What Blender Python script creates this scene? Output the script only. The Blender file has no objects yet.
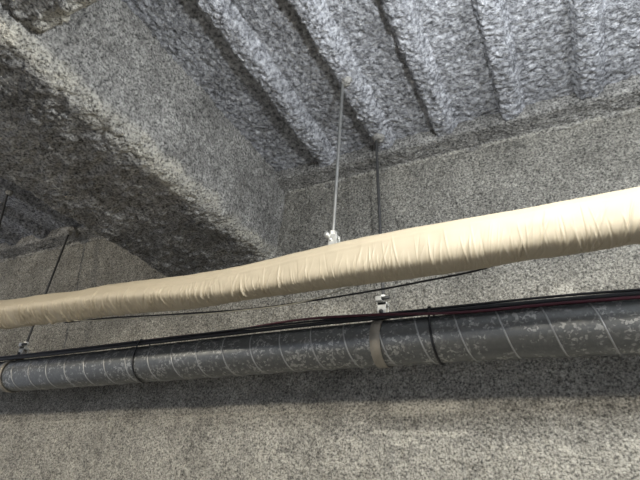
import bpy, math
import numpy as np
from mathutils import Matrix, Vector

# ------------------------------------------------------------------ camera
# X runs along the wall to the right, Y runs towards the wall, Z is up; metres.
SC = bpy.context.scene
COL = SC.collection
CAMZ = 1.6
FPX = 490.0
YAW, PIT, ROL = [math.radians(a) for a in (-28.785, 29.521, 4.576)]
fw = np.array([math.sin(YAW)*math.cos(PIT), math.cos(YAW)*math.cos(PIT), math.sin(PIT)])
rt = np.array([math.cos(YAW), -math.sin(YAW), 0.0])
up = np.cross(rt, fw)
RT = rt*math.cos(ROL) + up*math.sin(ROL)
UP = -rt*math.sin(ROL) + up*math.cos(ROL)
cam_d = bpy.data.cameras.new('camera')
cam = bpy.data.objects.new('camera', cam_d)
COL.objects.link(cam)
cam_d.sensor_width = 36.0
cam_d.lens = FPX/640.0*36.0
cam_d.clip_start = 0.02
cam.matrix_world = Matrix(((RT[0], UP[0], -fw[0], 0), (RT[1], UP[1], -fw[1], 0),
                           (RT[2], UP[2], -fw[2], CAMZ), (0, 0, 0, 1)))
SC.camera = cam

# ------------------------------------------------------------------ world, lights, exposure
w = bpy.data.worlds.new('world')
SC.world = w
w.use_nodes = True
w.node_tree.nodes['Background'].inputs['Color'].default_value = (0.80, 0.86, 1.0, 1)
w.node_tree.nodes['Background'].inputs['Strength'].default_value = 0.19


def bulb(name, loc, power, color, radius):
    d = bpy.data.lights.new(name, 'POINT')
    d.energy = power
    d.color = color
    d.shadow_soft_size = radius
    o = bpy.data.objects.new(name, d)
    COL.objects.link(o)
    o.location = loc
    return o


# warm lamps of the next bay, behind the viewer and beyond the cross beam
for lx, lp in ((-3.2, 36.0), (-0.3, 38.0), (2.2, 17.0)):
    bulb('next_bay_lamp', (lx, -1.3, 1.40+CAMZ), lp, (1.0, 0.92, 0.78), 0.11)
# a row of cool lamps hung below the deck in this bay, above and to the right of the viewer
for lx, lp in ((0.0, 9.5), (0.65, 9.0), (1.35, 8.0)):
    bulb('bay_lamp', (lx, 0.47, 1.00+CAMZ), lp, (0.92, 0.96, 1.0), 0.05)
SC.view_settings.view_transform = 'Standard'
SC.view_settings.look = 'None'
SC.view_settings.exposure = 1.62
SC.view_settings.gamma = 1.0
SC.view_settings.use_curve_mapping = False


# ------------------------------------------------------------------ helpers
def ray(px, py):
    return fw + RT*((px-320.0)/FPX) - UP*((py-240.0)/FPX)


def at_y(px, py, Y):
    """point on the vertical plane Y (parallel to the wall) seen at a pixel, world metres"""
    d = ray(px, py)
    p = d*(Y/d[1])
    return np.array([p[0], p[1], p[2]+CAMZ])


def hash3(ix, iy, iz, seed):
    h = (ix.astype(np.int64)*374761393 + iy.astype(np.int64)*668265263
         + iz.astype(np.int64)*2147483647 + seed*1274126177) & 0xFFFFFFFF
    h = ((h ^ (h >> 13))*1274126177) & 0xFFFFFFFF
    h = ((h ^ (h >> 16))*2246822519) & 0xFFFFFFFF
    h = h ^ (h >> 15)
    return (h & 0xFFFFFF).astype(np.float64)/16777215.0


def vnoise(P, scale, seed=0):
    """value noise, -1..1; scale = feature size in metres"""
    Q = P/scale
    I = np.floor(Q)
    f = Q-I
    f = f*f*f*(f*(f*6-15)+10)
    I = I.astype(np.int64)
    r = 0
    for dx in (0, 1):
        for dy in (0, 1):
            for dz in (0, 1):
                wt = (f[:, 0] if dx else 1-f[:, 0])*(f[:, 1] if dy else 1-f[:, 1])*(f[:, 2] if dz else 1-f[:, 2])
                r = r + wt*hash3(I[:, 0]+dx, I[:, 1]+dy, I[:, 2]+dz, seed)
    return r*2-1


def fbm(P, scale, seed=0, octv=3):
    r, a, t = 0, 1.0, 0
    for k in range(octv):
        r = r + a*vnoise(P, scale/2.03**k, seed+k*17)
        t += a
        a *= 0.55
    return r/t


def worley(P, scale, seed=0):
    Q = P/scale
    I = np.floor(Q).astype(np.int64)
    best = np.full(len(P), 9.0)
    for dx in (-1, 0, 1):
        for dy in (-1, 0, 1):
            for dz in (-1, 0, 1):
                J = I + np.array([dx, dy, dz])
                c = np.stack([J[:, k] + hash3(J[:, 0], J[:, 1], J[:, 2], seed+k*7) for k in range(3)], 1)
                best = np.minimum(best, ((Q-c)**2).sum(1))
    return np.sqrt(best)


def smooth(a, b, x):
    t = np.clip((x-a)/(b-a), 0, 1)
    return t*t*(3-2*t)


def mesh_obj(name, verts, faces, mat, parent=None, smooth_shade=True):
    me = bpy.data.meshes.new(name)
    me.from_pydata(np.asarray(verts).tolist(), [], np.asarray(faces).tolist() if not isinstance(faces, list) else faces)
    if smooth_shade:
        me.polygons.foreach_set('use_smooth', np.ones(len(me.polygons), dtype=bool))
    me.materials.append(mat)
    me.update()
    o = bpy.data.objects.new(name, me)
    COL.objects.link(o)
    if parent is not None:
        o.parent = parent
    return o


def grid_faces(nu, nv, close_v=False):
    i = np.arange(nu-1)[:, None]
    j = np.arange(nv if close_v else nv-1)[None, :]
    j2 = (j+1) % nv
    a = i*nv+j
    b = (i+1)*nv+j
    c = (i+1)*nv+j2
    d = i*nv+j2
    return np.stack([a, b, c, d], -1).reshape(-1, 4)


def sheet(name, P, disp, mat, parent=None, flip=False):
    """P (nu, nv, 3) surface grid, disp(points, normals) -> offset along the normal"""
    nu, nv, _ = P.shape
    du = np.gradient(P, axis=0)
    dv = np.gradient(P, axis=1)
    N = np.cross(du, dv)
    N /= np.linalg.norm(N, axis=2, keepdims=True)+1e-12
    if flip:
        N = -N
    p = P.reshape(-1, 3)
    n = N.reshape(-1, 3)
    q = p + n*disp(p, n)[:, None]
    F = grid_faces(nu, nv)
    if flip:
        F = F[:, ::-1]
    return mesh_obj(name, q, F, mat, parent)


def resample(pts, step):
    pts = np.asarray(pts, float)
    seg = np.linalg.norm(np.diff(pts, axis=0), axis=1)
    s = np.concatenate([[0], np.cumsum(seg)])
    n = max(2, int(round(s[-1]/step))+1)
    t = np.linspace(0, s[-1], n)
    return np.stack([np.interp(t, s, pts[:, k]) for k in range(pts.shape[1])], 1)


def round_profile(pts, radii, n=8):
    """2-D polyline with rounded corners"""
    pts = [np.array(p, float) for p in pts]
    out = [pts[0]]
    for i in range(1, len(pts)-1):
        a, b, c = pts[i-1], pts[i], pts[i+1]
        r = radii[i-1]
        u = (a-b)/np.linalg.norm(a-b)
        v = (c-b)/np.linalg.norm(c-b)
        for t in np.linspace(0, 1, n):
            s, e = b+u*r, b+v*r
            out.append((1-t)**2*s + 2*t*(1-t)*b + t*t*e)
    out.append(pts[-1])
    return np.array(out)


def catmull(pts, n=12):
    pts = np.asarray(pts, float)
    p = np.vstack([2*pts[0]-pts[1], pts, 2*pts[-1]-pts[-2]])
    out = []
    for i in range(1, len(p)-2):
        for t in np.linspace(0, 1, n, endpoint=False):
            a, b, c, d = p[i-1], p[i], p[i+1], p[i+2]
            out.append(0.5*((2*b)+(-a+c)*t+(2*a-5*b+4*c-d)*t*t+(-a+3*b-3*c+d)*t**3))
    out.append(pts[-1])
    return np.array(out)


def tube_geo(path, radius, seg=10, cap=True):
    path = np.asarray(path, float)
    T = np.gradient(path, axis=0)
    T /= np.linalg.norm(T, axis=1, keepdims=True)
    ref = np.array([0, 0, 1.0]) if abs(T[0][2]) < 0.8 else np.array([0, 1.0, 0])
    A = np.cross(T, ref)
    A /= np.linalg.norm(A, axis=1, keepdims=True)
    B = np.cross(T, A)
    th = np.linspace(0, 2*math.pi, seg, endpoint=False)
    rad = np.broadcast_to(np.asarray(radius, float), (len(path),))
    V = path[:, None, :] + rad[:, None, None]*(np.cos(th)[None, :, None]*A[:, None, :] + np.sin(th)[None, :, None]*B[:, None, :])
    F = [list(f) for f in grid_faces(len(path), seg, True)]
    V = V.reshape(-1, 3)
    if cap:
        F.append(list(range(seg)))
        F.append(list(range(len(V)-seg, len(V)))[::-1])
    return V, F


def tube(name, path, radius, mat, parent=None, seg=10):
    V, F = tube_geo(path, radius, seg)
    return mesh_obj(name, V, [[int(i) for i in f] for f in F], mat, parent)


def merge(parts):
    V, F, n = [], [], 0
    for v, f in parts:
        V.append(np.asarray(v, float))
        F += [[int(i)+n for i in q] for q in f]
        n += len(v)
    return np.vstack(V), F


def box_geo(c, s, M=None):
    c = np.array(c, float)
    h = np.array(s, float)/2
    b = min(h)*0.25
    V = []
    # chamfered box: 24 vertices
    for ax in range(3):
        for sg in (-1, 1):
            o = [k for k in range(3) if k != ax]
            for (i, j) in ((-1, -1), (1, -1), (1, 1), (-1, 1)):
                p = np.zeros(3)
                p[ax] = sg*h[ax]
                p[o[0]] = i*(h[o[0]]-b)
                p[o[1]] = j*(h[o[1]]-b)
                V.append(p)
    V = np.array(V)
    import bmesh
    bm = bmesh.new()
    for p in V:
        bm.verts.new(p)
    r = bmesh.ops.convex_hull(bm, input=bm.verts)
    bm.verts.index_update()
    VV = np.array([v.co[:] for v in bm.verts])
    F = [[v.index for v in f.verts] for f in bm.faces]
    bm.free()
    if M is not None:
        VV = VV @ np.array(M).T
    return VV+c, F


def tag(o, label=None, cat=None, group=None, kind=None):
    if label:
        o['label'] = label
    if cat:
        o['category'] = cat
    if group:
        o['group'] = group
    if kind:
        o['kind'] = kind
    return o


def empty(name, loc):
    o = bpy.data.objects.new(name, None)
    o.empty_display_size = 0.05
    COL.objects.link(o)
    o.location = loc
    bpy.context.view_layer.update()
    return o


def under(o, root):
    """parent o (built in world coordinates) to an empty"""
    o.parent = root
    o.matrix_parent_inverse = Matrix.Translation(root.location).inverted()
    return o


# ------------------------------------------------------------------ materials
def nt(name):
    m = bpy.data.materials.new(name)
    m.use_nodes = True
    t = m.node_tree
    return m, t, t.nodes['Principled BSDF']


def nd(t, typ, **kw):
    n = t.nodes.new(typ)
    for k, v in kw.items():
        setattr(n, k, v)
    return n


def wool(name, base, dark, pale, grain=260.0, fleck=90.0, amount=0.5, bump=0.6, mottle=0.5):
    m, t, b = nt(name)
    L = t.links.new
    tc = nd(t, 'ShaderNodeTexCoord')
    n1 = nd(t, 'ShaderNodeTexNoise')
    n1.inputs['Scale'].default_value = fleck
    n1.inputs['Detail'].default_value = 4
    n1.inputs['Roughness'].default_value = 0.65
    n2 = nd(t, 'ShaderNodeTexNoise')
    n2.inputs['Scale'].default_value = 5.0
    n2.inputs['Detail'].default_value = 3
    n3 = nd(t, 'ShaderNodeTexNoise')
    n3.inputs['Scale'].default_value = grain
    n3.inputs['Detail'].default_value = 3
    for n in (n1, n2, n3):
        L(tc.outputs['Object'], n.inputs['Vector'])
    r1 = nd(t, 'ShaderNodeValToRGB')
    e = r1.color_ramp.elements
    e[0].position, e[0].color = 0.5-0.16, (*dark, 1)
    e[1].position, e[1].color = 0.5+0.02, (*base, 1)
    x = e.new(0.68)
    x.color = (*pale, 1)
    L(n1.outputs['Fac'], r1.inputs['Fac'])
    r2 = nd(t, 'ShaderNodeMapRange')
    r2.inputs['From Min'].default_value = 0.3
    r2.inputs['From Max'].default_value = 0.7
    r2.inputs['To Min'].default_value = 1-amount*0.5
    r2.inputs['To Max'].default_value = 1+amount*0.3
    L(n2.outputs['Fac'], r2.inputs['Value'])
    mx = nd(t, 'ShaderNodeVectorMath', operation='SCALE')
    L(r1.outputs['Color'], mx.inputs[0])
    L(r2.outputs['Result'], mx.inputs['Scale'])
    n4 = nd(t, 'ShaderNodeTexNoise')
    n4.inputs['Scale'].default_value = 32.0
    n4.inputs['Detail'].default_value = 3
    L(tc.outputs['Object'], n4.inputs['Vector'])
    r4 = nd(t, 'ShaderNodeMapRange')
    r4.inputs['From Min'].default_value = 0.33
    r4.inputs['From Max'].default_value = 0.67
    r4.inputs['To Min'].default_value = 1-amount*mottle
    r4.inputs['To Max'].default_value = 1+amount*mottle*0.7
    L(n4.outputs['Fac'], r4.inputs['Value'])
    my = nd(t, 'ShaderNodeVectorMath', operation='SCALE')
    L(mx.outputs['Vector'], my.inputs[0])
    L(r4.outputs['Result'], my.inputs['Scale'])
    mx = my
    at = nd(t, 'ShaderNodeAttribute', attribute_name='patch')
    mm = nd(t, 'ShaderNodeMix', data_type='RGBA')
    L(at.outputs['Fac'], mm.inputs['Factor'])
    L(mx.outputs['Vector'], mm.inputs['A'])
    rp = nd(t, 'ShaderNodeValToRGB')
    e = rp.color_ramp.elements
    e[0].position, e[0].color = 0.36, (*[0.28*k for k in PLASTER_AND_LIT], 1)
    e[1].position, e[1].color = 0.50, (*PLASTER_AND_LIT, 1)
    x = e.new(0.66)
    x.color = (*[min(1.0, 1.25*k) for k in PLASTER_AND_LIT], 1)
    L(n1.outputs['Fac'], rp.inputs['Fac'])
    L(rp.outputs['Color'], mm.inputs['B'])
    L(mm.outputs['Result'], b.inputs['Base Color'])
    b.inputs['Roughness'].default_value = 0.95
    b.inputs['Specular IOR Level'].default_value = 0.15
    bp = nd(t, 'ShaderNodeBump')
    bp.inputs['Strength'].default_value = bump
    bp.inputs['Distance'].default_value = 0.004
    L(n3.outputs['Fac'], bp.inputs['Height'])
    b2 = nd(t, 'ShaderNodeBump')
    b2.inputs['Strength'].default_value = min(1.0, bump*1.3)
    b2.inputs['Distance'].default_value = 0.015
    n5 = nd(t, 'ShaderNodeTexNoise')
    n5.inputs['Scale'].default_value = 95.0
    n5.inputs['Detail'].default_value = 3
    L(tc.outputs['Object'], n5.inputs['Vector'])
    L(n5.outputs['Fac'], b2.inputs['Height'])
    L(bp.outputs['Normal'], b2.inputs['Normal'])
    L(b2.outputs['Normal'], b.inputs['Normal'])
    return m


PLASTER_AND_LIT = (0.60, 0.57, 0.485)  # pale patches and edges, and the light painted on the lower wall
M_WALL = wool('sprayed_wool_wall', (0.33, 0.315, 0.275), (0.075, 0.073, 0.066), (0.54, 0.52, 0.45), 320, 125, 0.5, 0.6, 0.3)
M_BEAM = wool('sprayed_wool_beam', (0.38, 0.37, 0.345), (0.075, 0.074, 0.07), (0.58, 0.565, 0.52), 300, 110, 0.6, 0.7, 0.5)
M_DECK = wool('sprayed_wool_deck', (0.47, 0.478, 0.502), (0.14, 0.143, 0.152), (0.72, 0.727, 0.75), 240, 60, 0.4)
M_PLUG = wool('plaster_plug', (0.42, 0.41, 0.38), (0.25, 0.24, 0.22), (0.5, 0.48, 0.44), 200, 80, 0.3)
M_FLOOR = wool('concrete_floor', (0.22, 0.21, 0.19), (0.11, 0.11, 0.10), (0.2, 0.195, 0.18), 80, 8, 0.2, 0.2)


def galv(name, c0, c1, c2, scale=55.0, metal=0.55, rough=0.42):
    m, t, b = nt(name)
    L = t.links.new
    tc = nd(t, 'ShaderNodeTexCoord')
    v = nd(t, 'ShaderNodeTexVoronoi')
    v.inputs['Scale'].default_value = scale
    n = nd(t, 'ShaderNodeTexNoise')
    n.inputs['Scale'].default_value = 14
    n.inputs['Detail'].default_value = 5
    nz = nd(t, 'ShaderNodeTexNoise')
    nz.inputs['Scale'].default_value = 90
    L(tc.outputs['Object'], n.inputs['Vector'])
    L(tc.outputs['Object'], nz.inputs['Vector'])
    ad = nd(t, 'ShaderNodeVectorMath', operation='MULTIPLY_ADD')
    ad.inputs[1].default_value = (0.018, 0.018, 0.018)
    L(nz.outputs['Color'], ad.inputs[0])
    L(tc.outputs['Object'], ad.inputs[2])
    L(ad.outputs['Vector'], v.inputs['Vector'])
    sp = nd(t, 'ShaderNodeSeparateColor')
    L(v.outputs['Color'], sp.inputs['Color'])
    ml = nd(t, 'ShaderNodeMath', operation='MULTIPLY')
    L(sp.outputs[0], ml.inputs[0])
    L(n.outputs['Fac'], ml.inputs[1])
    r = nd(t, 'ShaderNodeValToRGB')
    e = r.color_ramp.elements
    e[0].position, e[0].color = 0.12, (*c0, 1)
    e[1].position, e[1].color = 0.36, (*c1, 1)
    x = e.new(0.50)
    x.color = (*c2, 1)
    L(ml.outputs['Value'], r.inputs['Fac'])
    L(r.outputs['Color'], b.inputs['Base Color'])
    b.inputs['Metallic'].default_value = metal
    rr = nd(t, 'ShaderNodeMapRange')
    rr.inputs['To Min'].default_value = rough-0.1
    rr.inputs['To Max'].default_value = rough+0.15
    L(n.outputs['Fac'], rr.inputs['Value'])
    L(rr.outputs['Result'], b.inputs['Roughness'])
    return m


def plain(name, c, rough=0.5, metal=0.0, var=0.15, scale=30.0):
    m, t, b = nt(name)
    L = t.links.new
    tc = nd(t, 'ShaderNodeTexCoord')
    n = nd(t, 'ShaderNodeTexNoise')
    n.inputs['Scale'].default_value = scale
    n.inputs['Detail'].default_value = 4
    L(tc.outputs['Object'], n.inputs['Vector'])
    r = nd(t, 'ShaderNodeValToRGB')
    e = r.color_ramp.elements
    e[0].position, e[0].color = 0.3, (*[k*(1-var) for k in c], 1)
    e[1].position, e[1].color = 0.7, (*[min(1, k*(1+var)) for k in c], 1)
    L(n.outputs['Fac'], r.inputs['Fac'])
    L(r.outputs['Color'], b.inputs['Base Color'])
    b.inputs['Roughness'].default_value = rough
    b.inputs['Metallic'].default_value = metal
    return m


M_DUCT = galv('galvanised_duct', (0.155, 0.16, 0.155), (0.185, 0.19, 0.185), (0.42, 0.42, 0.395), 120.0, 0.6, 0.36)
M_SEAM = plain('duct_seam_metal', (0.40, 0.40, 0.385), 0.35, 0.6)
M_WRAP = plain('cream_wrap', (0.49, 0.42, 0.30), 0.55, 0.0, 0.04, 6)
M_ROD = plain('zinc_rod', (0.30, 0.30, 0.285), 0.4, 0.6)
M_RODD = plain('dull_steel_rod', (0.07, 0.07, 0.068), 0.5, 0.3)
M_ZINC = plain('bright_zinc', (0.60, 0.60, 0.57), 0.35, 0.5)
M_STRAP = plain('tarnished_steel_strap', (0.32, 0.29, 0.235), 0.5, 0.35)
M_BLACK = plain('black_cable', (0.012, 0.012, 0.014), 0.5)
M_GREYC = plain('dark_grey_cable', (0.05, 0.052, 0.06), 0.45)
M_RED = plain('dark_red_cable', (0.075, 0.014, 0.024), 0.5)
M_PALE = plain('pale_wire', (0.42, 0.39, 0.30), 0.5)
M_TIE = plain('black_tie', (0.01, 0.01, 0.011), 0.4)

# ------------------------------------------------------------------ measures
ZD = 1.50+CAMZ          # low flats of the sprayed deck
ZT = 1.549+CAMZ         # high flats
YW = 1.785              # wall face
YS = 1.68               # near edge of the soffit strip
XB1, XB0 = -1.2165, -1.925   # main beam sides
ZB = 1.078+CAMZ         # main beam bottom
X0, X1 = -4.0, 1.2
Y0 = -0.6


# ------------------------------------------------------------------ sprayed-wool relief
def d_deck(p, n):
    q = p + 0.012*np.stack([vnoise(p, 0.02, 5), vnoise(p, 0.02, 6), vnoise(p, 0.02, 7)], 1)
    h = 0.010*fbm(p, 0.16, 1, 2)
    h = h + 0.015*(0.52-worley(q, 0.021, 3))
    h = h + 0.004*fbm(p, 0.012, 9, 2)
    return h


def d_wall(p, n):
    h = 0.007*fbm(p, 0.22, 21, 2)
    pit = smooth(0.15, 0.75, vnoise(p, 0.016, 24)*0.7+0.5*vnoise(p, 0.06, 25))
    h = h - 0.010*pit
    h = h + 0.006*fbm(p, 0.013, 27, 2)
    return h


def d_beam(p, n):
    h = 0.010*fbm(p, 0.25, 41, 2)
    pit = smooth(0.34, 0.72, vnoise(p, 0.018, 44)*0.8+0.35*vnoise(p, 0.05, 45))
    low = np.clip(-n[:, 2], 0, 1)
    h = h - 0.015*pit*(1-0.4*low)
    h = h + 0.0035*fbm(p, 0.014, 47, 2)
    q = p+0.02*np.stack([vnoise(p, 0.03, 61), vnoise(p, 0.03, 62), vnoise(p, 0.03, 63)], 1)
    h = h + low*(0.020*(0.5-worley(q, 0.045, 48))+0.012*fbm(p, 0.09, 49, 2))
    return h


def sweep_y(profile, y0, y1, step):
    """profile in (x, z), swept along Y -> (ny, np, 3)"""
    ys = np.arange(y0, y1+step*0.5, step)
    P = np.zeros((len(ys), len(profile), 3))
    P[:, :, 0] = profile[None, :, 0]
    P[:, :, 1] = ys[:, None]
    P[:, :, 2] = profile[None, :, 1]
    return P


def sweep_x(profile, x0, x1, step):
    """profile in (y, z), swept along X"""
    xs = np.arange(x0, x1+step*0.5, step)
    P = np.zeros((len(xs), len(profile), 3))
    P[:, :, 0] = xs[:, None]
    P[:, :, 1] = profile[None, :, 0]
    P[:, :, 2] = profile[None, :, 1]
    return P


# ------------------------------------------------------------------ the setting
# floor (below the frame)
fl = mesh_obj('floor', [(-5, -3.5, 0), (4, -3.5, 0), (4, 1.95, 0), (-5, 1.95, 0)], [[0, 1, 2, 3]], M_FLOOR)
tag(fl, 'grey concrete floor of the hall', 'floor', kind='structure')

# ceiling: sprayed steel deck, a flat back with a row of downstanding ribs
xs = np.arange(X0, X1, 0.0075)
ys = np.arange(0.2, YW+0.06, 0.0075)
P = np.stack(np.meshgrid(xs, ys, indexing='ij') + [np.full((len(xs), len(ys)), ZT)], -1)
ceil = sheet('ceiling', P, d_deck, M_DECK, flip=True)
tag(ceil, 'bluish grey sprayed fireproofing over a ribbed steel deck ceiling', 'ceiling', kind='structure')

mesh_obj('deck_back', [(X0, -3.5, ZT), (X1+2, -3.5, ZT), (X1+2, 0.25, ZT), (X0, 0.25, ZT)], [[0, 3, 2, 1]], M_DECK, ceil)
RIBW = 0.058
rib_left = [-0.945, -0.645, -0.365, -0.085, 0.205, 0.495, 0.785, -2.785, -3.075, -3.365, -2.495, -2.205]
for x in rib_left:
    xc = x+RIBW*0.5
    prof = round_profile([(x-0.024, ZT+0.02), (x-0.002, ZD), (x+RIBW, ZD), (x+RIBW+0.045, ZT+0.02)], [0.010, 0.02])
    prof = resample(prof, 0.006)
    P = sweep_y(prof, -0.1, YS+0.004, 0.006)
    sheet('deck_rib', P, d_deck, M_DECK, ceil)

# wall
xs = np.arange(X0, X1, 0.0065)
zs = np.arange(CAMZ-0.12, ZD+0.06, 0.0065)
P = np.zeros((len(xs), len(zs), 3))
P[:, :, 0] = xs[:, None]
P[:, :, 1] = YW
P[:, :, 2] = zs[None, :]


def step_line(x):
    """height of the lower, slightly proud coat of spray"""
    za = at_y(0, 424, YW)[2]
    zb = at_y(200, 416, YW)[2]
    zc = at_y(300, 412, YW)[2]
    xa, xb, xc = at_y(0, 424, YW)[0], at_y(200, 416, YW)[0], at_y(300, 412, YW)[0]
    return np.interp(x, [xa, xb, xc], [za, zb, zc])


def rect_mask(p, px0, py0, px1, py1, soft=0.012):
    a = at_y(px0, py1, YW)
    b = at_y(px1, py0, YW)
    wob = 0.014*vnoise(p, 0.05, 71)
    return (smooth(a[0]-soft, a[0]+soft, p[:, 0]+wob)*(1-smooth(b[0]-soft, b[0]+soft, p[:, 0]+wob))
            * smooth(a[2]-soft, a[2]+soft, p[:, 2]+wob*0.6)*(1-smooth(b[2]-soft, b[2]+soft, p[:, 2]+wob*0.6)))


def lower_coat_lit(p):  # paler lower coat; its pale colour also stands in for light falling there
    z = np.where(p[:, 0] < -0.9, step_line(p[:, 0]), at_y(420, 437, YW)[2])  # on the right the pale colour starts at the duct shadow's lower edge
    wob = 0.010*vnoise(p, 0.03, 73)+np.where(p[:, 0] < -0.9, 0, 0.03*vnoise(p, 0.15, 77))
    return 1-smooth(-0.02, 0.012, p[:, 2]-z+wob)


def wall_patch(p):
    m = 0.55*rect_mask(p, 388, 402, 460, 416)
    m = np.maximum(m, 0.65*rect_mask(p, 372, 431, 468, 436, 0.005))
    m = np.maximum(m, 0.6*rect_mask(p, 392, 437, 416, 447))
    m = np.maximum(m, 0.55*rect_mask(p, 325, 439, 360, 442, 0.004))
    m = np.maximum(m, 0.45*rect_mask(p, 556, 282, 572, 300, 0.02))
    m = np.maximum(m, 0.35*rect_mask(p, 320, 305, 350, 322, 0.03))
    m = np.maximum(m, 0.25*rect_mask(p, 392, 165, 410, 215, 0.03))
    z = step_line(p[:, 0])
    edge = np.exp(-((p[:, 2]-z+0.004*vnoise(p, 0.03, 73))/0.006)**2)*(p[:, 0] < -0.9)
    m = np.maximum(m, 0.55*edge*smooth(-0.5, 0.5, vnoise(p, 0.12, 74)))
    return m


def d_wall2(p, n):
    m = wall_patch(p)
    h = d_wall(p, n)
    z = step_line(p[:, 0])
    low = (1-smooth(-0.006, 0.006, p[:, 2]-z+0.004*vnoise(p, 0.03, 73)))*(p[:, 0] < -0.6)
    return h*(1-0.75*m) + 0.003*m + 0.010*low


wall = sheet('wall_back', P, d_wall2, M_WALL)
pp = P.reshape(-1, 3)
pm = np.maximum(wall_patch(pp), lower_coat_lit(pp)*np.clip(0.26+0.26*vnoise(pp, 0.02, 75)+0.1*vnoise(pp, 0.09, 76), 0, 1))
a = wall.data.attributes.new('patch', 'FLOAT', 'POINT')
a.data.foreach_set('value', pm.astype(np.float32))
tag(wall, 'rough beige grey sprayed wall behind the duct', 'wall', kind='structure')
wl = mesh_obj('wall_base', [(X0, YW, 0), (X1, YW, 0), (X1, YW, CAMZ-0.11), (X0, YW, CAMZ-0.11)], [[0, 1, 2, 3]], M_WALL, wall)

# soffit strip where the deck meets the wall, with a bead along the joint
prof = round_profile([(YS-0.008, ZT+0.03), (YS-0.010, ZD-0.011), (YW-0.016, ZD-0.020), (YW-0.010, ZD-0.029), (YW+0.012, ZD-0.033)], [0.02, 0.004, 0.006])
P = sweep_x(resample(prof, 0.006), X0, X1, 0.007)
tr = sheet('trim_1', P, lambda p, n: 0.5*d_wall(p, n)+0.003*fbm(p, 0.05, 61, 2), M_BEAM)
pp = P.reshape(-1, 3)
a = tr.data.attributes.new('patch', 'FLOAT', 'POINT')
a.data.foreach_set('value', (0.6*smooth(YW-0.020, YW-0.012, pp[:, 1])*smooth(-0.7, 0.2, vnoise(pp, 0.06, 66))).astype(np.float32))
tag(tr, 'narrow sprayed soffit strip between the deck ends and the wall', 'soffit', kind='structure')

# main beam running to the wall
prof = round_profile([(XB0-0.01, ZT+0.03), (XB0, ZB), (XB1, ZB), (XB1+0.002, ZT+0.03)], [0.07, 0.085], 14)
prof = resample(prof, 0.006)
P = sweep_y(prof, -0.25, YW+0.02, 0.006)


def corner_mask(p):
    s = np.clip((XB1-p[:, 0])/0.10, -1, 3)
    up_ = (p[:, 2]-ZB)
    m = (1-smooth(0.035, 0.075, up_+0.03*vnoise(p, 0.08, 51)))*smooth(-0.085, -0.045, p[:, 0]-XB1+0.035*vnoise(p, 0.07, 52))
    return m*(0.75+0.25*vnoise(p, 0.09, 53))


def d_beam2(p, n):
    return d_beam(p, n)*(1-0.2*corner_mask(p))


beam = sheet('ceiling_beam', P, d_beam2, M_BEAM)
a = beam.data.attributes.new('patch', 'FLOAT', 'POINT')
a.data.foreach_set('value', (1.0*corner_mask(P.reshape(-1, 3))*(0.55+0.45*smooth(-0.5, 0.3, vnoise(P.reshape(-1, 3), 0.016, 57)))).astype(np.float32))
pe = prof[::6]
pe = np.vstack([pe, prof[-1]])
mesh_obj('beam_back', sweep_y(pe, -3.4, -0.2, 0.4).reshape(-1, 3), grid_faces(9, len(pe)), M_BEAM, beam)
tag(beam, 'wide sprayed fireproofed beam with a pale lower edge running to the wall', 'beam', kind='structure')

# cross beam joining it from the right, overhead
YC = 0.447
ZC = 1.150+CAMZ
prof = round_profile([(YC+0.0, ZT+0.03), (YC, ZC), (YC-0.33, ZC), (YC-0.33, ZT+0.03)], [0.05, 0.035], 10)
P = sweep_x(resample(prof, 0.0085), XB1-0.03, X1, 0.0085)
cb = sheet('cross_beam', P, d_beam, M_BEAM, flip=True)
pp = P.reshape(-1, 3)
cm = (0.65+0.25*vnoise(pp, 0.02, 59))*smooth(YC-0.065, YC-0.045, pp[:, 1]+0.02*vnoise(pp, 0.05, 58))*(1-smooth(ZC+0.03, ZC+0.06, pp[:, 2]))
a = cb.data.attributes.new('patch', 'FLOAT', 'POINT')
a.data.foreach_set('value', cm.astype(np.float32))
tag(cb, 'sprayed cross beam with a pale edge joining the wide beam overhead', 'beam', kind='structure')

# ------------------------------------------------------------------ spiral duct
YD, RD = 1.577, 0.0785
ctrl = []
for px, t, b_ in ((-60, 367, 396), (0, 362, 392), (120, 348.5, 384), (240, 337, 377), (383, 318, 365.5), (520, 309.5, 359.5), (640, 299.5, 354.5), (720, 291, 351)):
    A, B = at_y(px, t, YD), at_y(px, b_, YD)
    ang = 0.5*(math.atan2(A[2]-CAMZ, YD)+math.atan2(B[2]-CAMZ, YD))
    ctrl.append((0.5*(A[0]+B[0]), YD*math.tan(ang)))
ctrl = np.array(sorted(ctrl))
cf = np.polyfit(ctrl[:, 0], ctrl[:, 1], 3)


def duct_z(x):
    x = np.asarray(x, float)
    xl = np.clip(x, -2.2, 0.3)
    sl = np.polyval(np.polyder(cf), xl)
    return np.polyval(cf, xl)+CAMZ+sl*(x-xl)*0.6


DX0, DX1 = -3.95, 0.62
xs = np.linspace(DX0, DX1, 200)
duct = empty('spiral_duct', (DX0, YD, float(duct_z(DX0))))
tag(duct, 'dull galvanised round spiral duct running along the wall under black and red cables', 'duct')
body = under(tube('duct_body', np.stack([xs, np.full_like(xs, YD), duct_z(xs)], 1), RD, M_DUCT, None, 64), duct)
# helical lock seam, one ridge all the way
PITCH = 0.131
t = np.arange(0, (DX1-DX0)/PITCH*2*math.pi, 2*math.pi/48)
sx = DX0 + t/(2*math.pi)*PITCH
ph = at_y(537, 312, YD)[0]


def helix_x(theta, k):
    return ph + (theta/(2*math.pi)+k)*PITCH


# theta: 0 at the top, growing towards the near side and down
th = (sx-ph)/PITCH*2*math.pi
hp = np.stack([sx, YD-(RD-0.0005)*np.sin(th), duct_z(sx)+(RD-0.0005)*np.cos(th)], 1)
under(tube('lock_seam', hp, 0.0030, M_SEAM, None, 8), duct)


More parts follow.
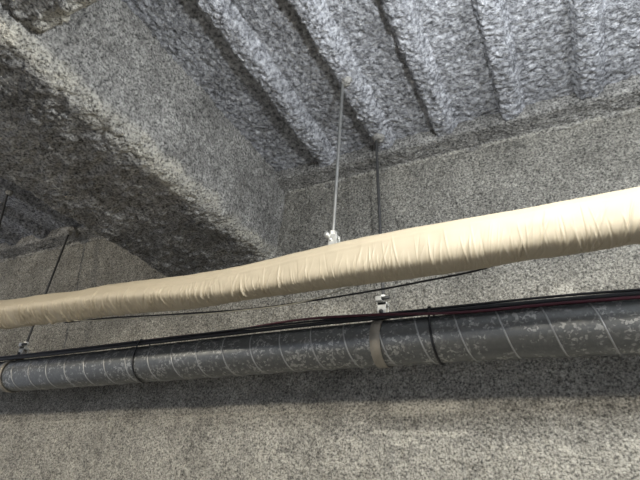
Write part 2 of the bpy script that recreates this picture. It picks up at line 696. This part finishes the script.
def ring_geo(xc, r0, r1, wd, seg=48, slant=0.0, zc=None):
    """flat band around the duct"""
    V, F = [], []
    for i in range(seg):
        a_ = 2*math.pi*i/seg
        for (r, dx) in ((r0, -wd/2), (r1, -wd/2), (r1, wd/2), (r0, wd/2)):
            V.append((xc+dx+slant*math.cos(a_), YD-r*math.sin(a_), zc+r*math.cos(a_)))
    for i in range(seg):
        j = (i+1) % seg
        for k in range(4):
            l = (k+1) % 4
            F.append([i*4+k, i*4+l, j*4+l, j*4+k])
    return np.array(V), F


# cables along the top of the duct (near side of the crown)
def on_duct(x, theta, r):
    return np.array([x, YD-r*math.sin(theta), float(duct_z(x))+r*math.cos(theta)])


def cable(name, knots, rad, mat, label):
    """knots: (x, angle from the crown towards the viewer, gap above the duct)"""
    pts = [on_duct(x, math.radians(a_), RD+rad+g) for x, a_, g in knots]
    o = tube(name, catmull(pts, 14), rad, mat, None, 8)
    tag(o, label, 'cable', 'cables along the duct')
    return o


XK = np.linspace(-3.9, 0.6, 16)
rng = np.random.RandomState(4)


def knots(base, seed, gap, amp=1.0):
    r = np.random.RandomState(seed)
    sh = np.random.RandomState(5)
    out = []
    for x in XK:
        b0 = base(x) if callable(base) else base
        out.append((x, b0+2.5*sh.uniform(-1, 1)+amp*r.uniform(-1, 1), (gap(x) if callable(gap) else gap)+0.002*r.rand()))
    return out


cable('cable', knots(38, 1, 0.0062), 0.0078, M_BLACK, 'thickest black cable lying lowest on the near side of the duct top')
cable('cable', knots(26.5, 2, 0.0062), 0.0070, M_GREYC, 'dark grey cable lying in the middle of the bundle on the duct')
cable('cable', knots(lambda x: np.interp(x, [-4.0, -1.2, -0.9, -0.55, -0.3, 0.6], [21, 21, 30, 46, 50, 50]), 3, lambda x: np.interp(x, [-4.0, -1.2, -0.9, -0.55, -0.3, 0.6], [0.0185, 0.0185, 0.0290, 0.0270, 0.007, 0.007])), 0.0050, M_RED,
      'dark red cable twisting over the black ones on the duct')
cable('cable', knots(15, 4, 0.0062), 0.0070, M_BLACK, 'thinner black cable at the back of the bundle on the duct')
cable('cable', knots(32.3, 6, 0.0200, 0.5), 0.0042, M_BLACK,
      'thinnest black cable riding on top of the bundle on the duct')

# black cable ties
for px, py, lab in ((437, 336, 'black cable tie around the duct to the right of the steel strap'),
                    (146, 365, 'black cable tie around the duct left of the steel strap under the wide beam')):
    xc = at_y(px, py, YD)[0]
    zc = float(duct_z(xc))
    tie = empty('cable_tie', (xc, YD, zc))
    tag(tie, lab, 'cable tie', 'cable ties on the duct')
    V, F = ring_geo(xc, RD+0.0027, RD+0.005, 0.008, 48, -0.008, zc)
    # swell over the cables
    top = np.exp(-((np.arctan2(-(V[:, 1]-YD), V[:, 2]-zc)-math.radians(29))/math.radians(24))**2)
    dirs = V.copy()
    dirs[:, 0] = 0
    dirs[:, 1] -= YD
    dirs[:, 2] -= zc
    dirs /= np.linalg.norm(dirs, axis=1, keepdims=True)
    V = V + dirs*(top*0.025)[:, None]
    under(mesh_obj('loop', V, F, M_TIE, None), tie)
    hp_ = on_duct(xc-0.008, math.radians(30), RD+0.029)
    V, F = box_geo(hp_, (0.011, 0.010, 0.008))
    under(mesh_obj('lock_head', V, F, M_TIE, None, False), tie)


# ------------------------------------------------------------------ hangers
def lump(c, r, seed):
    n = 14
    V, F = [], []
    for i in range(n+1):
        for j in range(20):
            a_, b_ = math.pi*i/n, 2*math.pi*j/20
            V.append((math.sin(a_)*math.cos(b_), math.sin(a_)*math.sin(b_), math.cos(a_)*0.7))
    V = np.array(V)
    k = 1+0.22*vnoise(V+seed, 0.5, seed)+0.12*vnoise(V+seed, 0.2, seed+3)
    V = V*k[:, None]*r+np.array(c)
    return V, [[int(q) for q in f] for f in grid_faces(n+1, 20, True)]


def rod_geo(p0, p1, r, thread=True):
    L_ = np.linalg.norm(np.array(p1)-np.array(p0))
    n = int(L_/0.004)
    tt = np.linspace(0, 1, n)[:, None]
    path = np.array(p0)*(1-tt)+np.array(p1)*tt
    rad = r*(1+0.05*np.where(np.arange(n) % 2 == 0, 1, -1)) if thread else r
    return tube_geo(path, rad, 10)


def nut_geo(c, r, h):
    V, F = [], []
    for z in (-h/2, h/2):
        for i in range(6):
            a_ = math.pi/3*i+0.3
            V.append((c[0]+r*math.cos(a_), c[1]+r*math.sin(a_), c[2]+z))
    F = [[0, 1, 2, 3, 4, 5][::-1], [6, 7, 8, 9, 10, 11]]
    for i in range(6):
        j = (i+1) % 6
        F.append([i, j, 6+j, 6+i])
    return np.array(V), F


def bolt_geo(p0, p1, r):
    return tube_geo(np.linspace(p0, p1, 3), r, 8)


def duct_hanger(xtop, xbot, ytop, rodmat, label, rodr, plug_r):
    zc = float(duct_z(xbot))
    zt = zc+RD
    root = empty('duct_hanger', (xbot, YD, zt))
    tag(root, label, 'pipe hanger', 'threaded rod hangers under the deck')
    ztop = ZD+0.01
    zb = zt+0.100
    V, F = rod_geo((xtop, ytop, ztop), (xbot, YD, zb), rodr)
    under(mesh_obj('rod', V, F, rodmat), root)
    V, F = lump((xtop+0.012, ytop, ZD-0.002), plug_r, 3)
    under(mesh_obj('plaster_plug', V, F, M_PLUG), root)
    # turnbuckle: nut, yoke and two ears, cross bolt
    V, F = nut_geo((xbot, YD, zb-0.004), 0.013, 0.013)
    under(mesh_obj('nut', V, F, M_ZINC, None, False), root)
    parts = [box_geo((xbot, YD, zb-0.034), (0.038, 0.032, 0.012)),
             box_geo((xbot, YD-0.014, zb-0.052), (0.032, 0.004, 0.046)),
             box_geo((xbot, YD+0.014, zb-0.052), (0.032, 0.004, 0.046)),
             box_geo((xbot-0.010, YD-0.008, zb-0.016), (0.026, 0.036, 0.020))]
    V, F = merge(parts)
    under(mesh_obj('turnbuckle', V, F, M_ZINC, None, False), root)
    V, F = merge([bolt_geo((xbot, YD-0.026, zb-0.066), (xbot, YD+0.026, zb-0.066), 0.005),
                  bolt_geo((xbot, YD-0.024, zb-0.066), (xbot, YD-0.017, zb-0.066), 0.008),
                  ])
    under(mesh_obj('cross_bolt', V, F, M_RODD), root)
    V, F = bolt_geo((xbot+0.002, YD-0.02, zb-0.016), (xbot+0.030, YD-0.02, zb-0.016), 0.007)
    under(mesh_obj('side_bolt', V, F, M_RODD), root)
    # strap: ring with two ears standing up at the crown
    ring = ring_geo(xbot, RD+0.0027, RD+0.0055, 0.036, 56, 0.0, zc)
    ears = [box_geo((xbot, YD-0.009, zt+0.032), (0.028, 0.004, 0.056)), box_geo((xbot, YD+0.009, zt+0.032), (0.028, 0.004, 0.056))]
    V, F = merge([ring]+ears)
    under(mesh_obj('strap', V, F, M_STRAP), root)
    return root


xa = at_y(383, 330, YD)[0]
duct_hanger(-0.622, xa, YD, M_RODD, 'dark threaded rod with bright turnbuckle and tarnished strap holding the duct', 0.0062, 0.026)
xb = at_y(21, 358, YD)[0]
duct_hanger(-2.765, xb, 1.67, M_RODD, 'dark hanger rod with small turnbuckle clipped to the duct left of the wide beam', 0.0062, 0.05)

# ------------------------------------------------------------------ wrapped pipe
YP = 1.2225
meas = [(-70, 308, 335), (0, 299.5, 329), (60, 292, 323), (120, 283, 315.5), (180, 276, 310), (240, 265.5, 302), (300, 251, 294.5), (360, 237, 286.5),
        (420, 225, 279), (480, 214, 270.5), (520, 207, 263.5), (580, 196, 256), (640, 184.5, 246), (720, 169, 234)]
cx, cz, rr = [], [], []
for px, t_, b_ in meas:
    A, B = at_y(px, t_, YP), at_y(px, b_, YP)
    a1, a2 = math.atan2(A[2]-CAMZ, YP), math.atan2(B[2]-CAMZ, YP)
    am = 0.5*(a1+a2)
    cx.append(0.5*(A[0]+B[0]))
    cz.append(YP*math.tan(am)+CAMZ)
    rr.append(YP/math.cos(am)*math.sin(0.5*(a1-a2)))
cx, cz, rr = [-3.95, -3.3]+cx, [cz[0]+0.01, cz[0]]+cz, [rr[0], rr[0]]+rr
cx, cz, rr = map(np.array, (cx, cz, rr))
xs = np.linspace(cx[0], cx[-1], 3000)


def spl(x, y, q):
    c = catmull(np.stack([x, y], 1), 20)
    return np.interp(q, c[:, 0], c[:, 1])


pz, pr = spl(cx, cz, xs), spl(cx, rr, xs)
pz = np.convolve(np.pad(pz, 45, 'edge'), np.ones(91)/91, 'valid')
pr = np.convolve(np.pad(pr, 45, 'edge'), np.ones(91)/91, 'valid')
NV = 112
# angle: 0 = towards -Y (viewer side), positive = upward
ang = np.linspace(-math.pi, math.pi, NV, endpoint=False)
ca, sa = np.cos(ang), np.sin(ang)
U = np.repeat(xs, NV)
Aa = np.tile(ang, len(xs))
# squarish section on the left, rounder to the right, tilted slightly
sq = np.repeat(np.interp(xs, [-2.3, -1.0, -0.4, 0.3], [5.0, 5.0, 4.2, 2.9]), NV)
tilt = np.repeat(np.convolve(np.pad(np.interp(xs, [-2.3, -1.55, -1.25, -0.95, -0.75, -0.5, -0.3, 0.0, 0.4], [-0.6, -0.55, -0.35, 0.15, 0.10, 0.05, 0.06, 0.10, 0.10]), 100, 'edge'), np.ones(201)/201, 'valid'), NV)
e = 1.0/(np.abs(np.cos(Aa+tilt))**sq+np.abs(np.sin(Aa+tilt))**sq)**(1/sq)
rad = np.repeat(pr, NV)*(0.855+(e-1)*0.62)
# gentle dents
Pc = np.stack([U, np.cos(Aa)*0.07, np.sin(Aa)*0.07], 1)
rad += 0.0035*vnoise(Pc*np.array([0.5, 1, 1]), 0.10, 81)+0.0012*vnoise(Pc, 0.035, 82)
# taut wrinkles: fine ridges running round the underside
rng = np.random.RandomState(11)
span = xs[-1]-xs[0]
for k in range(1150):
    x0 = xs[0]+span*rng.rand()
    amid = math.radians(rng.uniform(-95, -25))
    alen = math.radians(rng.uniform(18, 55))
    slant = rng.uniform(-0.035, 0.012)
    wdt = rng.uniform(0.0013, 0.0026)
    amp = rng.uniform(0.0007, 0.0024)*(1 if rng.rand() < 0.85 else 1.5)*(1 if rng.rand() < 0.75 else -0.8)
    amp *= 1.6 if x0 < -0.8 else 1.0
    i0, i1 = np.searchsorted(xs, [x0-0.07, x0+0.07])
    sl = slice(i0*NV, i1*NV)
    u = U[sl]-(x0-slant*(Aa[sl]-amid))
    rad[sl] += amp*np.exp(-(u/wdt)**2)*np.exp(-((Aa[sl]-amid)/alen)**4)
# longitudinal folds near the crest
rad += 0.0016*np.exp(-((Aa-0.75-0.25*np.sin(U*2.1))/0.07)**2)+0.0012*np.exp(-((Aa-0.25-0.2*np.sin(U*1.3+1))/0.06)**2)*smooth(-1.2, -0.2, -U)
V = np.stack([U, YP-rad*np.cos(Aa), np.repeat(pz, NV)+rad*np.sin(Aa)], 1)
F = [[int(q) for q in f] for f in grid_faces(len(xs), NV, True)]
F.append(list(range(NV))[::-1])
F.append(list(range(len(V)-NV, len(V))))
V_PIPE = V
pipe = mesh_obj('wrapped_pipe', V, F, M_WRAP)
tag(pipe, 'thick cream plastic wrapped pipe with wrinkled underside sagging across the room', 'pipe')


def pipe_hanger(xtop, xbot, label, rodmat):
    zc = float(np.interp(xbot, xs, pz))
    r_ = float(np.interp(xbot, xs, pr))
    ztp = zc+r_*0.93
    root = empty('pipe_hanger', (xbot, YP, ztp))
    tag(root, label, 'pipe hanger', 'threaded rod hangers under the deck')
    zb = ztp+0.054
    V, F = rod_geo((xtop, YP, ZD+0.012), (xbot, YP, zb), 0.0060)
    under(mesh_obj('rod', V, F, rodmat), root)
    V, F = lump((xtop+0.015, YP, ZD), 0.022, 8)
    under(mesh_obj('plaster_plug', V, F, M_PLUG), root)
    V, F = nut_geo((xbot, YP, zb), 0.0125, 0.013)
    under(mesh_obj('nut', V, F, M_ZINC, None, False), root)
    V, F = merge([box_geo((xbot, YP, zb-0.014), (0.036, 0.030, 0.013)), box_geo((xbot+0.006, YP-0.012, zb-0.03), (0.028, 0.004, 0.044)),
                  box_geo((xbot+0.006, YP+0.012, zb-0.03), (0.028, 0.004, 0.044))])
    under(mesh_obj('turnbuckle', V, F, M_ZINC, None, False), root)
    V, F = bolt_geo((xbot-0.014, YP-0.022, zb-0.010), (xbot-0.014, YP-0.010, zb-0.010), 0.009)
    under(mesh_obj('side_bolt', V, F, M_ZINC), root)
    V, F = bolt_geo((xbot, YP-0.02, zb-0.03), (xbot, YP+0.02, zb-0.03), 0.005)
    under(mesh_obj('cross_bolt', V, F, M_ZINC), root)


pipe_hanger(-0.626, at_y(333, 235, YP)[0], 'bright zinc threaded rod and clamp holding the cream wrapped pipe', M_ROD)
# the far left one leaves the frame before it reaches the pipe
pipe_hanger(-2.742, -2.55, 'dark rod at the left frame edge dropping from the deck behind the wide beam', M_RODD)

# wires strung under the wrapped pipe
def tube_under(px_x, a_deg, gap):
    """point just off the skin of the wrapped pipe at X, angle a (0 = viewer side, -90 = below)"""
    i = int(np.argmin(abs(xs-px_x)))
    k = int(np.argmin(abs(ang-math.radians(a_deg))))
    p = V_PIPE[i*NV+k]
    c = np.array([p[0], YP, pz[i]])
    d = (p-c)/np.linalg.norm(p-c)
    return p+d*gap


pts = [tube_under(at_y(62, 322, YP)[0], -100, 0.0048)]+[at_y(px, py, 1.30) for px, py in ((110, 318), (180, 314), (250, 309), (310, 301), (383, 289), (430, 280), (475, 271))]+[tube_under(at_y(505, 266, YP)[0], -150, 0.0048)]
o = tube('hanging_wire', catmull(pts, 10), 0.0032, M_BLACK, None, 8)
tag(o, 'thin black wire strung just below the cream wrapped pipe', 'wire')
pts = [tube_under(at_y(72, 322, YP)[0], -95, 0.0038)]+[at_y(px, py, 1.27) for px, py in ((120, 319.5), (180, 316), (240, 310.5), (300, 302.5))]+[tube_under(at_y(350, 288, YP)[0], -110, 0.0038)]
o = tube('hanging_wire', catmull(pts, 10), 0.0022, M_PALE, None, 8)
tag(o, 'thin pale wire just under the wrapped pipe below the wide beam', 'wire')
